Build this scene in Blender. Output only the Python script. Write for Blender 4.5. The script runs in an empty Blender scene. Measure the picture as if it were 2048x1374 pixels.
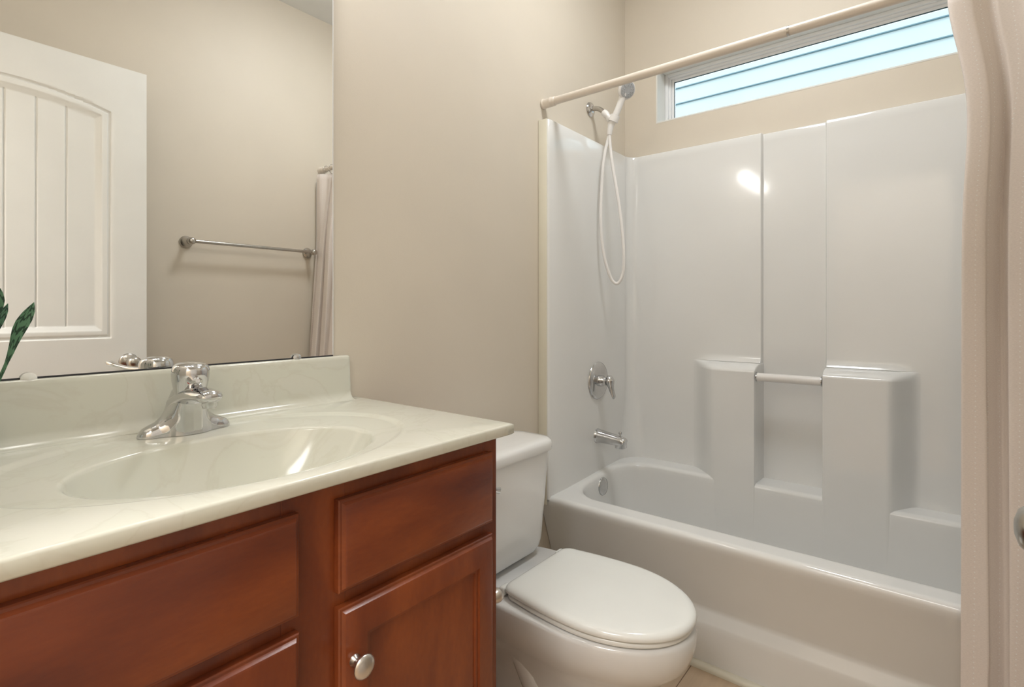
import bpy, bmesh, math, random
from mathutils import Vector, Matrix
random.seed(7)
C = bpy.context.scene
COL = C.collection
PI = math.pi

# ------------------------------------------------------------------ camera, world, lights, exposure
cd = bpy.data.cameras.new('camera'); cam = bpy.data.objects.new('camera', cd); COL.objects.link(cam)
cd.sensor_width = 36.0; cd.lens = 36.0 * 1058 / 2048; cd.clip_start = 0.01
cd.shift_y = -66.0 / 2048
cam.location = (0, 0, 1.11); cam.rotation_euler = (PI/2, 0, math.radians(38.8 - 90))
C.camera = cam
C.view_settings.view_transform = 'Standard'; C.view_settings.look = 'None'
C.view_settings.gamma = 1.0; C.view_settings.use_curve_mapping = False
C.view_settings.exposure = 0.48
w = bpy.data.worlds.new('world'); C.world = w; w.use_nodes = True
w.node_tree.nodes['Background'].inputs[0].default_value = (0.80, 0.92, 1.0, 1)
w.node_tree.nodes['Background'].inputs[1].default_value = 4.2
def area(name, loc, rot, sx, sy, power, col):
    l = bpy.data.lights.new(name, 'AREA'); l.shape = 'RECTANGLE'; l.size = sx; l.size_y = sy
    l.energy = power; l.color = col
    o = bpy.data.objects.new(name, l); COL.objects.link(o); o.location = loc; o.rotation_euler = rot
    return o
BULB = 26.0
FILL_DISC = 28.5            # added fill dome's emission strength            # vanity bulbs' emission strength
area('hall_fill_light', (-0.85, 0.25, 2.60), (0, 0, 0), 0.9, 0.9, 34.0, (1.0, 0.99, 0.98))  # added lamp out of view, fills the room through the doorway

# ------------------------------------------------------------------ materials
def mat(name, col, rough=0.5, metal=0.0, spec=0.5, coat=0.0, var=0.0, vscale=6.0, bump=0.0, bscale=200.0,
        emit=None, estr=0.0, sss=0.0, stretch=None, dark=None, trans=0.0):
    m = bpy.data.materials.new(name); m.use_nodes = True
    nt = m.node_tree; b = nt.nodes['Principled BSDF']
    b.inputs['Base Color'].default_value = (*col, 1); b.inputs['Roughness'].default_value = rough
    b.inputs['Metallic'].default_value = metal; b.inputs['Specular IOR Level'].default_value = spec
    b.inputs['Coat Weight'].default_value = coat; b.inputs['Coat Roughness'].default_value = 0.08
    tc = nt.nodes.new('ShaderNodeTexCoord'); mp = nt.nodes.new('ShaderNodeMapping')
    nt.links.new(tc.outputs['Object'], mp.inputs['Vector'])
    if stretch: mp.inputs['Scale'].default_value = stretch
    if var > 0:
        n = nt.nodes.new('ShaderNodeTexNoise'); n.inputs['Scale'].default_value = vscale; n.inputs['Detail'].default_value = 6
        nt.links.new(mp.outputs[0], n.inputs['Vector'])
        r = nt.nodes.new('ShaderNodeValToRGB')
        d = dark if dark else tuple(c * (1 - var) for c in col)
        l = tuple(min(1, c * (1 + var)) for c in col)
        r.color_ramp.elements[0].position = 0.3; r.color_ramp.elements[0].color = (*d, 1)
        r.color_ramp.elements[1].position = 0.7; r.color_ramp.elements[1].color = (*l, 1)
        nt.links.new(n.outputs[0], r.inputs[0]); nt.links.new(r.outputs[0], b.inputs['Base Color'])
    if bump > 0:
        n2 = nt.nodes.new('ShaderNodeTexNoise'); n2.inputs['Scale'].default_value = bscale; n2.inputs['Detail'].default_value = 3
        nt.links.new(mp.outputs[0], n2.inputs['Vector'])
        bp = nt.nodes.new('ShaderNodeBump'); bp.inputs['Strength'].default_value = bump; bp.inputs['Distance'].default_value = 0.002
        nt.links.new(n2.outputs[0], bp.inputs['Height']); nt.links.new(bp.outputs[0], b.inputs['Normal'])
    if emit:
        b.inputs['Emission Color'].default_value = (*emit, 1); b.inputs['Emission Strength'].default_value = estr
    return m

M = {}
M['wall'] = mat('beige_wall_paint', (0.685, 0.618, 0.52), 0.55, var=0.02, vscale=3, bump=0.08, bscale=350)
M['ceiling'] = mat('white_ceiling_paint', (0.80, 0.80, 0.78), 0.8, bump=0.15, bscale=250, var=0.02)
M['trim'] = mat('white_trim_paint', (0.80, 0.80, 0.77), 0.3, var=0.02)
M['door'] = mat('white_door_paint', (0.80, 0.80, 0.78), 0.32, var=0.02, bump=0.05, bscale=(300))
M['fiber'] = mat('white_fiberglass_gelcoat', (0.80, 0.80, 0.785), 0.09, spec=0.5, var=0.01, vscale=4)
M['cream'] = mat('cream_caulk', (0.76, 0.73, 0.62), 0.4, var=0.03)
M['porc'] = mat('white_porcelain', (0.79, 0.79, 0.78), 0.10, spec=0.6, var=0.01)
M['lid'] = mat('white_seat_plastic', (0.83, 0.84, 0.81), 0.14, spec=0.5, var=0.012, vscale=9)
M['chrome'] = mat('polished_chrome', (0.64, 0.64, 0.65), 0.07, metal=1.0, var=0.02)
M['chrome2'] = mat('worn_chrome', (0.60, 0.60, 0.60), 0.16, metal=1.0, var=0.06, vscale=30)
M['nickel'] = mat('brushed_nickel', (0.62, 0.58, 0.54), 0.28, metal=1.0, var=0.05, vscale=60)
M['steel'] = mat('satin_steel', (0.52, 0.50, 0.47), 0.25, metal=1.0, var=0.05, vscale=60)
M['pvc'] = mat('white_vinyl', (0.88, 0.89, 0.90), 0.6)
M['rod'] = mat('ivory_enamel_rod', (0.74, 0.67, 0.59), 0.30, var=0.02)
M['wplastic'] = mat('white_plastic', (0.82, 0.80, 0.78), 0.25, var=0.01)
M['gplastic'] = mat('grey_face_plastic', (0.42, 0.43, 0.44), 0.3, var=0.03)
M['red'] = mat('red_dot_enamel', (0.55, 0.03, 0.04), 0.3, var=0.02)
M['black'] = mat('matte_black', (0.03, 0.03, 0.035), 0.6, var=0.02)  # plain black of the mirror backing and bottom channel
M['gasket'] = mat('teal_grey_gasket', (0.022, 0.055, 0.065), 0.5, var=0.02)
M['siding'] = mat('lap_siding_paint', (0.205, 0.222, 0.215), 0.6, var=0.03, vscale=2)
M['clip'] = mat('frosted_clip_plastic', (0.85, 0.84, 0.80), 0.2, var=0.01)
M['pot'] = mat('white_glazed_pot', (0.82, 0.84, 0.83), 0.2, var=0.01)
M['soil'] = mat('dark_potting_soil', (0.05, 0.035, 0.025), 0.9, var=0.3, vscale=80)
M['bulb'] = mat('lit_frosted_globe', (1, 1, 1), 0.4, var=0.01, emit=(1.0, 0.98, 0.94), estr=BULB)
M['dome'] = mat('fill_dome_glow', (1, 1, 1), 0.4, var=0.01, emit=(0.95, 0.98, 1.0), estr=FILL_DISC)

# cultured marble: cream with wispy warm veins
def marble():
    m = mat('cream_cultured_marble', (0.66, 0.66, 0.575), 0.13, spec=0.5)
    nt = m.node_tree; b = nt.nodes['Principled BSDF']
    tc = nt.nodes.new('ShaderNodeTexCoord')
    n = nt.nodes.new('ShaderNodeTexNoise'); n.inputs['Scale'].default_value = 5.5; n.inputs['Detail'].default_value = 8
    n.inputs['Distortion'].default_value = 1.6
    nt.links.new(tc.outputs['Object'], n.inputs['Vector'])
    r = nt.nodes.new('ShaderNodeValToRGB')
    e = r.color_ramp.elements
    e[0].position = 0.0; e[0].color = (0.66, 0.66, 0.575, 1)
    e[1].position = 1.0; e[1].color = (0.68, 0.665, 0.59, 1)
    for p, c in ((0.47, (0.66, 0.66, 0.575, 1)), (0.50, (0.635, 0.625, 0.54, 1)), (0.53, (0.665, 0.66, 0.58, 1))):
        k = e.new(p); k.color = c
    nt.links.new(n.outputs[0], r.inputs[0]); nt.links.new(r.outputs[0], b.inputs['Base Color'])
    return m
M['marble'] = marble()

def wood(name, stretch, c0, c1, c2, rough=0.24):
    m = mat(name, c1, rough, spec=0.5, coat=0.0)
    nt = m.node_tree; b = nt.nodes['Principled BSDF']
    tc = nt.nodes.new('ShaderNodeTexCoord'); mp = nt.nodes.new('ShaderNodeMapping'); mp.inputs['Scale'].default_value = stretch
    nt.links.new(tc.outputs['Object'], mp.inputs['Vector'])
    n = nt.nodes.new('ShaderNodeTexNoise'); n.inputs['Scale'].default_value = 2.2; n.inputs['Detail'].default_value = 2; n.inputs['Distortion'].default_value = 0.4
    f = nt.nodes.new('ShaderNodeTexNoise'); f.inputs['Scale'].default_value = 45; f.inputs['Detail'].default_value = 5
    nt.links.new(mp.outputs[0], n.inputs['Vector']); nt.links.new(mp.outputs[0], f.inputs['Vector'])
    a = nt.nodes.new('ShaderNodeMath'); a.operation = 'MULTIPLY_ADD'; a.inputs[1].default_value = 0.12
    nt.links.new(f.outputs[0], a.inputs[0]); nt.links.new(n.outputs[0], a.inputs[2])
    r = nt.nodes.new('ShaderNodeValToRGB'); e = r.color_ramp.elements
    e[0].position = 0.36; e[0].color = (*c0, 1); e[1].position = 0.78; e[1].color = (*c2, 1)
    k = e.new(0.56); k.color = (*c1, 1)
    nt.links.new(a.outputs[0], r.inputs[0]); nt.links.new(r.outputs[0], b.inputs['Base Color'])
    return m
CH = ((0.100, 0.021, 0.009), (0.170, 0.038, 0.012), (0.28, 0.068, 0.017))
M['cherry_h'] = wood('cherry_stain_horizontal_grain', (1.2, 3, 4.5), *CH)
M['cherry_v'] = wood('cherry_stain_vertical_grain', (3.5, 3, 1.3), *CH)

def floor_mat():
    m = mat('tan_plank_vinyl', (0.5, 0.33, 0.2), 0.35)
    nt = m.node_tree; b = nt.nodes['Principled BSDF']
    tc = nt.nodes.new('ShaderNodeTexCoord')
    br = nt.nodes.new('ShaderNodeTexBrick')
    br.inputs['Scale'].default_value = 1.0; br.inputs['Brick Width'].default_value = 1.2; br.inputs['Row Height'].default_value = 0.15
    br.inputs['Mortar Size'].default_value = 0.0015; br.inputs['Color1'].default_value = (0.66, 0.50, 0.345, 1)
    br.inputs['Color2'].default_value = (0.59, 0.43, 0.29, 1); br.inputs['Mortar'].default_value = (0.2, 0.12, 0.07, 1)
    nt.links.new(tc.outputs['Object'], br.inputs['Vector'])
    mp = nt.nodes.new('ShaderNodeMapping'); mp.inputs['Scale'].default_value = (1, 9, 1)
    nt.links.new(tc.outputs['Object'], mp.inputs['Vector'])
    n = nt.nodes.new('ShaderNodeTexNoise'); n.inputs['Scale'].default_value = 6; n.inputs['Detail'].default_value = 8
    nt.links.new(mp.outputs[0], n.inputs['Vector'])
    mx = nt.nodes.new('ShaderNodeMix'); mx.data_type = 'RGBA'; mx.blend_type = 'MULTIPLY'; mx.inputs[0].default_value = 0.3
    nt.links.new(br.outputs[0], mx.inputs[6]); nt.links.new(n.outputs[0], mx.inputs[7])
    nt.links.new(mx.outputs[2], b.inputs['Base Color'])
    return m
M['floor'] = floor_mat()

def mirror_mat():
    m = mat('silvered_mirror', (0.93, 0.94, 0.93), 0.0, metal=1.0, spec=1.0)
    return m
M['mirror'] = mirror_mat()

def glass_mat():
    m = bpy.data.materials.new('clear_window_glass'); m.use_nodes = True; nt = m.node_tree; nt.nodes.clear()
    o = nt.nodes.new('ShaderNodeOutputMaterial'); t = nt.nodes.new('ShaderNodeBsdfTransparent'); t.inputs[0].default_value = (0.93, 0.97, 0.98, 1)
    g = nt.nodes.new('ShaderNodeBsdfGlossy'); g.inputs['Roughness'].default_value = 0.02
    f = nt.nodes.new('ShaderNodeFresnel'); f.inputs[0].default_value = 1.4
    x = nt.nodes.new('ShaderNodeMixShader')
    nt.links.new(f.outputs[0], x.inputs[0]); nt.links.new(t.outputs[0], x.inputs[1]); nt.links.new(g.outputs[0], x.inputs[2])
    nt.links.new(x.outputs[0], o.inputs[0])
    return m
M['glass'] = glass_mat()

def cloth_mat(name, col, dots, transl):
    m = bpy.data.materials.new(name); m.use_nodes = True; nt = m.node_tree
    b = nt.nodes['Principled BSDF']; b.inputs['Roughness'].default_value = 0.75; b.inputs['Sheen Weight'].default_value = 0.15
    out = nt.nodes['Material Output']
    uv = nt.nodes.new('ShaderNodeUVMap')
    wv = nt.nodes.new('ShaderNodeTexNoise'); wv.inputs['Scale'].default_value = 900; wv.inputs['Detail'].default_value = 2
    mp = nt.nodes.new('ShaderNodeMapping'); mp.inputs['Scale'].default_value = (0.25, 1.0, 1.0)
    nt.links.new(uv.outputs[0], mp.inputs[0]); nt.links.new(mp.outputs[0], wv.inputs['Vector'])
    r = nt.nodes.new('ShaderNodeValToRGB')
    r.color_ramp.elements[0].color = (*[c * 0.95 for c in col], 1); r.color_ramp.elements[1].color = (*[min(1, c * 1.04) for c in col], 1)
    r.color_ramp.elements[0].position = 0.35; r.color_ramp.elements[1].position = 0.65
    nt.links.new(wv.outputs[0], r.inputs[0])
    last = r.outputs[0]
    if dots:
        sep = nt.nodes.new('ShaderNodeSeparateXYZ'); nt.links.new(uv.outputs[0], sep.inputs[0])
        def cell(sock, period):
            a = nt.nodes.new('ShaderNodeMath'); a.operation = 'PINGPONG'; a.inputs[1].default_value = period / 2
            nt.links.new(sock, a.inputs[0])
            p = nt.nodes.new('ShaderNodeMath'); p.operation = 'POWER'; p.inputs[1].default_value = 2; nt.links.new(a.outputs[0], p.inputs[0])
            return p
        px = cell(sep.outputs[0], 0.030); pz = cell(sep.outputs[1], 0.011)
        ad = nt.nodes.new('ShaderNodeMath'); ad.operation = 'ADD'; nt.links.new(px.outputs[0], ad.inputs[0]); nt.links.new(pz.outputs[0], ad.inputs[1])
        lt = nt.nodes.new('ShaderNodeMath'); lt.operation = 'LESS_THAN'; lt.inputs[1].default_value = 0.0013 ** 2
        nt.links.new(ad.outputs[0], lt.inputs[0])
        mx = nt.nodes.new('ShaderNodeMix'); mx.data_type = 'RGBA'; nt.links.new(lt.outputs[0], mx.inputs[0])
        nt.links.new(last, mx.inputs[6]); mx.inputs[7].default_value = (1.0, 0.98, 0.95, 1)
        last = mx.outputs[2]
    nt.links.new(last, b.inputs['Base Color'])
    tr = nt.nodes.new('ShaderNodeBsdfTranslucent'); nt.links.new(last, tr.inputs[0])
    x = nt.nodes.new('ShaderNodeMixShader'); x.inputs[0].default_value = transl
    nt.links.new(b.outputs[0], x.inputs[1]); nt.links.new(tr.outputs[0], x.inputs[2]); nt.links.new(x.outputs[0], out.inputs[0])
    return m
M['curtain'] = cloth_mat('blush_beige_curtain_weave', (0.90, 0.83, 0.78), True, 0.30)
M['liner'] = cloth_mat('white_liner_vinyl', (0.84, 0.83, 0.82), False, 0.35)

def leaf_mat():
    m = mat('banded_green_leaf', (0.03, 0.12, 0.06), 0.45)
    nt = m.node_tree; b = nt.nodes['Principled BSDF']
    uv = nt.nodes.new('ShaderNodeUVMap'); wv = nt.nodes.new('ShaderNodeTexWave'); wv.bands_direction = 'Y'
    wv.inputs['Scale'].default_value = 3; wv.inputs['Distortion'].default_value = 7; wv.inputs['Detail'].default_value = 2; wv.inputs['Detail Scale'].default_value = 3
    nt.links.new(uv.outputs[0], wv.inputs['Vector'])
    r = nt.nodes.new('ShaderNodeValToRGB'); e = r.color_ramp.elements
    e[0].position = 0.25; e[0].color = (0.012, 0.05, 0.03, 1); e[1].position = 0.55; e[1].color = (0.10, 0.24, 0.14, 1)
    nt.links.new(wv.outputs[0], r.inputs[0]); nt.links.new(r.outputs[0], b.inputs['Base Color'])
    return m
M['leaf'] = leaf_mat()

# ------------------------------------------------------------------ helpers
def obj(name, verts, faces, m, parent=None, smooth=40, uvs=None, recalc=True):
    me = bpy.data.meshes.new(name); me.from_pydata([tuple(v) for v in verts], [], faces)
    if uvs:
        l = me.uv_layers.new(name='UVMap')
        for lp in me.loops: l.data[lp.index].uv = uvs[lp.vertex_index]
    if recalc:
        b = bmesh.new(); b.from_mesh(me); bmesh.ops.recalc_face_normals(b, faces=b.faces); b.to_mesh(me); b.free()
    me.materials.append(m)
    if smooth:
        for p in me.polygons: p.use_smooth = True
        me.set_sharp_from_angle(angle=math.radians(smooth))
    o = bpy.data.objects.new(name, me); COL.objects.link(o)
    if parent:
        o.parent = parent
        o.location = -Vector(parent.get('_w', (0, 0, 0)))
        o['_w'] = (0.0, 0.0, 0.0) if False else tuple(Vector((0, 0, 0)))
    return o
def tag(o, label=None, cat=None, group=None, kind=None):
    if label: o['label'] = label
    if cat: o['category'] = cat
    if group: o['group'] = group
    if kind: o['kind'] = kind
    return o
def thing(name, label, cat, loc=(0, 0, 0), group=None):
    o = bpy.data.objects.new(name, None); COL.objects.link(o); o.location = loc; o['_w'] = tuple(loc)
    o.empty_display_size = 0.05
    return tag(o, label, cat, group)
class G:                                    # geometry collector, world coordinates
    def __init__(s): s.v = []; s.f = []
    def add(s, v, f):
        n = len(s.v); s.v += [tuple(p) for p in v]; s.f += [tuple(i + n for i in q) for q in f]; return s
    def box(s, x0, x1, y0, y1, z0, z1, bev=0.0, seg=2):
        b = bmesh.new(); bmesh.ops.create_cube(b, size=1)
        for v in b.verts: v.co = Vector(((x0+x1)/2 + v.co.x*(x1-x0), (y0+y1)/2 + v.co.y*(y1-y0), (z0+z1)/2 + v.co.z*(z1-z0)))
        if bev > 0: bmesh.ops.bevel(b, geom=b.edges[:], offset=bev, segments=seg, affect='EDGES', profile=0.5)
        b.verts.index_update()
        s.add([v.co for v in b.verts], [[v.index for v in f.verts] for f in b.faces]); b.free(); return s
    def loft(s, rings, closed=True, c0=True, c1=True, loop=False):
        n = len(rings[0]); v = [p for r in rings for p in r]; f = []
        m = len(rings)
        for i in range(m if loop else m - 1):
            j2 = (i + 1) % m
            for j in range(n if closed else n - 1):
                k = (j + 1) % n
                f.append((i*n+j, i*n+k, j2*n+k, j2*n+j))
        if closed and not loop:
            if c0: f.append(tuple(range(n))[::-1])
            if c1: f.append(tuple((m-1)*n + i for i in range(n)))
        return s.add(v, f)
    def tube(s, path, rad, seg=12, caps=True, scale=None, up=None):
        path = [Vector(p) for p in path]; n = len(path)
        if not hasattr(rad, '__len__'): rad = [rad] * n
        T = []
        for i in range(n):
            t = path[min(i+1, n-1)] - path[max(i-1, 0)]; T.append(t.normalized())
        N = Vector(up) if up else (Vector((0, 0, 1)) if abs(T[0].z) < 0.9 else Vector((1, 0, 0)))
        rings = []
        for i in range(n):
            N = (N - T[i] * N.dot(T[i])).normalized(); B = T[i].cross(N)
            r = rad[i]; rn, rb = (r if hasattr(r, '__len__') else (r, r))
            rings.append([path[i] + N * rn * math.cos(a) + B * rb * math.sin(a) for a in [2*PI*k/seg for k in range(seg)]])
        return s.loft(rings, True, caps, caps)
    def lathe(s, prof, origin, axis, seg=32):          # prof: (radius, distance along axis)
        o = Vector(origin); a = Vector(axis).normalized()
        u = a.orthogonal().normalized(); w_ = a.cross(u)
        rings = [[o + a*d + u*max(r, 1e-5)*math.cos(t) + w_*max(r, 1e-5)*math.sin(t) for t in [2*PI*k/seg for k in range(seg)]] for r, d in prof]
        return s.loft(rings)
    def grid(s, rows):
        n = len(rows[0]); v = [p for r in rows for p in r]
        return s.add(v, [(i*n+j, i*n+j+1, (i+1)*n+j+1, (i+1)*n+j) for i in range(len(rows)-1) for j in range(n-1)])
    def extr(s, prof, axis, a, b_, closed=True):       # prof 2D, extruded along axis x or y
        def P(p, t): return (t, p[0], p[1]) if axis == 'x' else (p[0], t, p[1])
        return s.loft([[P(p, a) for p in prof], [P(p, b_) for p in prof]], closed)
    def obj(s, name, m, parent=None, smooth=40, **k): return obj(name, s.v, s.f, m, parent, smooth, **k)
def spline(pts, n=8):
    P = [Vector(p) for p in pts]; P = [2*P[0]-P[1]] + P + [2*P[-1]-P[-2]]; out = []
    for i in range(1, len(P)-2):
        for k in range(n):
            t = k/n; a, b, c, d = P[i-1], P[i], P[i+1], P[i+2]
            out.append(0.5*((2*b) + (c-a)*t + (2*a-5*b+4*c-d)*t*t + (3*b-a-3*c+d)*t**3))
    out.append(P[-2]); return out
def lerp(a, b, t): return a + (b-a)*t
def ss(a, b, x):
    t = max(0.0, min(1.0, (x-a)/(b-a))); return t*t*(3-2*t)
def interp(tab, x):
    if x <= tab[0][0]: return tab[0][1]
    for (a, b), (c, d) in zip(tab, tab[1:]):
        if x <= c: return lerp(b, d, (x-a)/(c-a))
    return tab[-1][1]
def axis(lo, hi, step, feats=()):                      # coordinates refined near features (pos, halfrange, fine step)
    xs = set(); n = int((hi-lo)/step)+1
    for i in range(n+1): xs.add(round(lo+(hi-lo)*i/n, 5))
    for p, h, st in feats:
        k = int(2*h/st)
        for i in range(k+1):
            x = p-h+2*h*i/k
            if lo < x < hi: xs.add(round(x, 5))
    xs = sorted(xs); out = [xs[0]]
    for x in xs[1:]:
        if x-out[-1] > 4e-4: out.append(x)
    out[-1] = hi
    return out
def rrect(x0, x1, y0, y1, r, z, k=10, m=14):
    pts = []
    cs = [(x1-r, y0+r, -PI/2), (x1-r, y1-r, 0), (x0+r, y1-r, PI/2), (x0+r, y0+r, PI)]
    for i, (cx, cy, a0) in enumerate(cs):
        arc = [(cx+r*math.cos(a0+PI/2*j/k), cy+r*math.sin(a0+PI/2*j/k)) for j in range(k+1)]
        pts += arc
        nx = cs[(i+1) % 4]; s0 = (nx[0]+r*math.cos(nx[2]), nx[1]+r*math.sin(nx[2]))
        for j in range(1, m): pts.append((lerp(arc[-1][0], s0[0], j/m), lerp(arc[-1][1], s0[1], j/m)))
    return [(p[0], p[1], z(p[0]) if callable(z) else z) for p in pts]

# room constants (metres; camera stands at the origin)
YA, XB, YC, XD, ZC = 1.15, 2.282, -0.374, -0.10, 2.715

# ------------------------------------------------------------------ structure
def struct(name, g, m, smooth=0, parent=None):
    o = g.obj(name, m, parent, smooth)
    if not parent: o['kind'] = 'structure'
    return o
struct('floor', G().box(XD-1.6, XB+0.12, YC-0.12, YA+0.12, -0.05, 0), M['floor'])
struct('ceiling', G().box(XD-1.6, XB+0.12, YC-0.12, YA+0.12, ZC, ZC+0.05), M['ceiling'])
struct('wall_back', G().box(XD-1.6, XB+0.12, YA, YA+0.12, 0, ZC), M['wall'])
struct('wall_front', G().box(XD-1.6, XB+0.12, YC-0.12, YC, 0, ZC), M['wall'])
WY0, WY1, WZ0, WZ1 = -0.235, 0.995, 1.958, 2.212          # window reveal
g = G()
g.box(XB, XB+0.13, YC, YA, 0, WZ0).box(XB, XB+0.13, YC, YA, WZ1, ZC)
g.box(XB, XB+0.13, YC, WY0, WZ0, WZ1).box(XB, XB+0.13, WY1, YA, WZ0, WZ1)
struct('wall_right', g, M['wall'])
DY0, DY1 = -0.165, 0.60
g = G()
g.box(XD-0.11, XD, YC, DY0, 0, ZC).box(XD-0.11, XD, DY1, YA, 0, ZC).box(XD-0.11, XD, DY0, DY1, 2.06, ZC)
struct('wall_left', g, M['wall'])
struct('wall_hall', G().box(XD-1.7, XD-1.6, YC-0.12, YA+0.12, 0, ZC), M['wall'])
# door casing
g = G()
for a, b in ((DY0-0.06, DY0), (DY1, DY1+0.04)): g.box(XD, XD+0.012, a, b, 0, 2.12, 0.003)
g.box(XD, XD+0.012, DY0, DY1, 2.06, 2.12, 0.003)
struct('trim_1', g, M['trim'], 30)
# baseboards
bp = [(0, 0), (0.012, 0), (0.012, 0.075), (0.008, 0.088), (0.003, 0.092), (0, 0.092)]
struct('baseboard_back', G().extr([(YA-p[0], p[1]) for p in bp], 'x', 0.775, 1.655), M['trim'], 30)
struct('baseboard_front', G().extr([(YC+p[0], p[1]) for p in bp], 'x', XD, 1.655), M['trim'], 30)
# caulked trim strip at the foot of the tub
q = [(1.658, 0.0), (1.640, 0.0), (1.640, 0.005)] + [(1.640+0.016*(1-math.cos(t)), 0.005+0.013*math.sin(t)) for t in [PI/2*k/6 for k in range(1, 7)]] + [(1.658, 0.018)]
struct('trim_2', G().extr(q, 'y', YC+0.013, YA-0.013), M['cream'], 50)

# window: vinyl frame with stepped profile, pane, white reveal liner
win = thing('window_1', 'wide short transom window with white vinyl frame high above the tub', 'window', (XB, 0.38, WZ0)); win['kind'] = 'structure'
g = G(); t = 0.006
g.box(XB-0.001, XB+0.129, WY0, WY0+t, WZ0, WZ1).box(XB-0.001, XB+0.129, WY1-t, WY1, WZ0, WZ1)
g.box(XB-0.001, XB+0.129, WY0+t, WY1-t, WZ1-t, WZ1).box(XB-0.001, XB+0.129, WY0+t, WY1-t, WZ0, WZ0+t)
g.obj('window_reveal', M['trim'], win, 0)
def ringframe(g, y0, y1, z0, z1, wd, x0, x1, bev=0.002):
    g.box(x0, x1, y0, y0+wd, z0, z1, bev).box(x0, x1, y1-wd, y1, z0, z1, bev)
    g.box(x0, x1, y0+wd, y1-wd, z0, z0+wd, bev).box(x0, x1, y0+wd, y1-wd, z1-wd, z1, bev)
g = G(); a0, a1, b0, b1 = WY0+t, WY1-t, WZ0+t, WZ1-t
ringframe(g, a0, a1, b0, b1, 0.014, XB+0.085, XB+0.125)
ringframe(g, a0+0.014, a1-0.014, b0+0.014, b1-0.014, 0.010, XB+0.095, XB+0.125)
ringframe(g, a0+0.024, a1-0.024, b0+0.024, b1-0.024, 0.012, XB+0.105, XB+0.125)
fr = g.obj('window_frame', M['pvc'], win, 30)
g = G(); ringframe(g, a0+0.036, a1-0.036, b0+0.036-0.028, b1-0.036, 0.0025, XB+0.108, XB+0.113, 0.0)
g.obj('glazing_gasket', M['gasket'], win, 0)
G().box(XB+0.114, XB+0.117, a0+0.034, a1-0.034, b0+0.02, b1-0.034).obj('window_pane', M['glass'], win, 0)

# neighbouring house wall outside, lap siding
nb = thing('neighbor_house', 'pale blue lap siding of the house outside the high window', 'house', (5.0, 0.4, 0))
prof = []
z = 1.60
zs = []
while z < 3.9: zs.append(z); z += 0.152
g = G(); gd = G()
for z in zs:
    zz = z + (3.11-1.60) % 0.152
    g.add([(4.985, -6, zz), (4.985, 8, zz), (5.0, 8, zz+0.152), (5.0, -6, zz+0.152)], [(0, 1, 2, 3)])
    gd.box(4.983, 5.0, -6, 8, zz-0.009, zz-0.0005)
g.box(5.002, 5.1, -6, 8, 0.0, 4.05)
g.obj('siding', M['siding'], nb, 0)
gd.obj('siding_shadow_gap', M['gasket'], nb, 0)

# ------------------------------------------------------------------ mirror
XM = 0.7275
mir = thing('wall_mirror', 'large frameless rectangular wall mirror above the vanity backsplash', 'mirror', (0.31, YA, 1.002))
G().box(XD+0.03, XM-0.0015, 1.1410, 1.1425, 1.0010, 1.90).obj('mirror_glass', M['mirror'], mir, 0)
G().box(XM-0.0014, XM+0.0006, 1.1410, 1.1460, 1.0025, 1.90, 0.0004, 1).obj('polished_edge', M['pvc'], mir, 0)
G().box(XD+0.03, XM-0.0016, 1.1428, 1.1495, 1.0025, 1.8995).obj('mirror_backing', M['black'], mir, 0)
G().box(XD+0.03, XM-0.002, 1.1385, 1.1408, 0.9997, 1.0024).obj('bottom_channel', M['black'], mir, 0)
for i, x in enumerate((0.1755, 0.632)):
    g = G(); rw = (0.0105, 0.0095)[i]
    g.lathe([(0.0, 0), (rw*0.6, 0.0005), (rw, 0.002), (rw, 0.004), (rw*0.5, 0.007), (0, 0.0075)], (x, 1.1384, (1.000, 1.002)[i]), (0, -1, 0), 24)
    g.obj('mirror_clip', (M['clip'], M['chrome2'])[i], mir, 50)

# ------------------------------------------------------------------ vanity cabinet
van = thing('vanity_cabinet', 'cherry stained wooden bathroom vanity cabinet under the cream sink top', 'cabinet', (0.33, 0.9, 0))
XV = 0.7717; YF = 0.660
g = G().box(XV-0.016, XV, YF+0.018, YA-0.003, 0.10, 0.870).box(XD+0.003, XD+0.019, YF+0.018, YA-0.003, 0.10, 0.870)
g.box(XD+0.019, XV-0.016, YF+0.018, YA-0.003, 0.10, 0.116).box(XD+0.019, XV-0.016, YA-0.012, YA-0.003, 0.116, 0.870)
g.box(XD+0.003, XV-0.004, YF+0.075, YA-0.003, 0.0, 0.10)
g.obj('carcass', M['cherry_v'], van, 0)
g = G()
for x0, x1 in ((XD+0.003, -0.045), (0.345, 0.440), (0.735, XV+0.001)): g.box(x0, x1, YF, YF+0.018, 0.10, 0.870, 0.0008, 1)
for z0, z1 in ((0.828, 0.870), (0.680, 0.730), (0.10, 0.14)):
    g.box(-0.045, 0.345, YF+0.0004, YF+0.018, z0, z1, 0.0005, 1).box(0.440, 0.735, YF+0.0004, YF+0.018, z0, z1, 0.0005, 1)
g.obj('face_frame', M['cherry_v'], van, 30)
def front_profile_slab(g, x0, x1, z0, z1, yb):         # stepped, bevelled edge
    st = [(0.0, 0.0), (0.0, -0.010), (0.0015, -0.0118), (0.0045, -0.0122), (0.0058, -0.0140), (0.0075, -0.0170), (0.0105, -0.0180)]
    rings = []
    for ins, dy in st:
        rings.append([(x0+ins, yb+dy, z0+ins), (x1-ins, yb+dy, z0+ins), (x1-ins, yb+dy, z1-ins), (x0+ins, yb+dy, z1-ins)])
    return rings
def drawer(x0, x1, z0, z1, name, label=None):
    g = G(); g.loft(front_profile_slab(g, x0, x1, z0, z1, YF-0.0006))
    o = g.obj(name, M['cherry_h'], van, 25)
    if label: o['label'] = label
    return o
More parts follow.
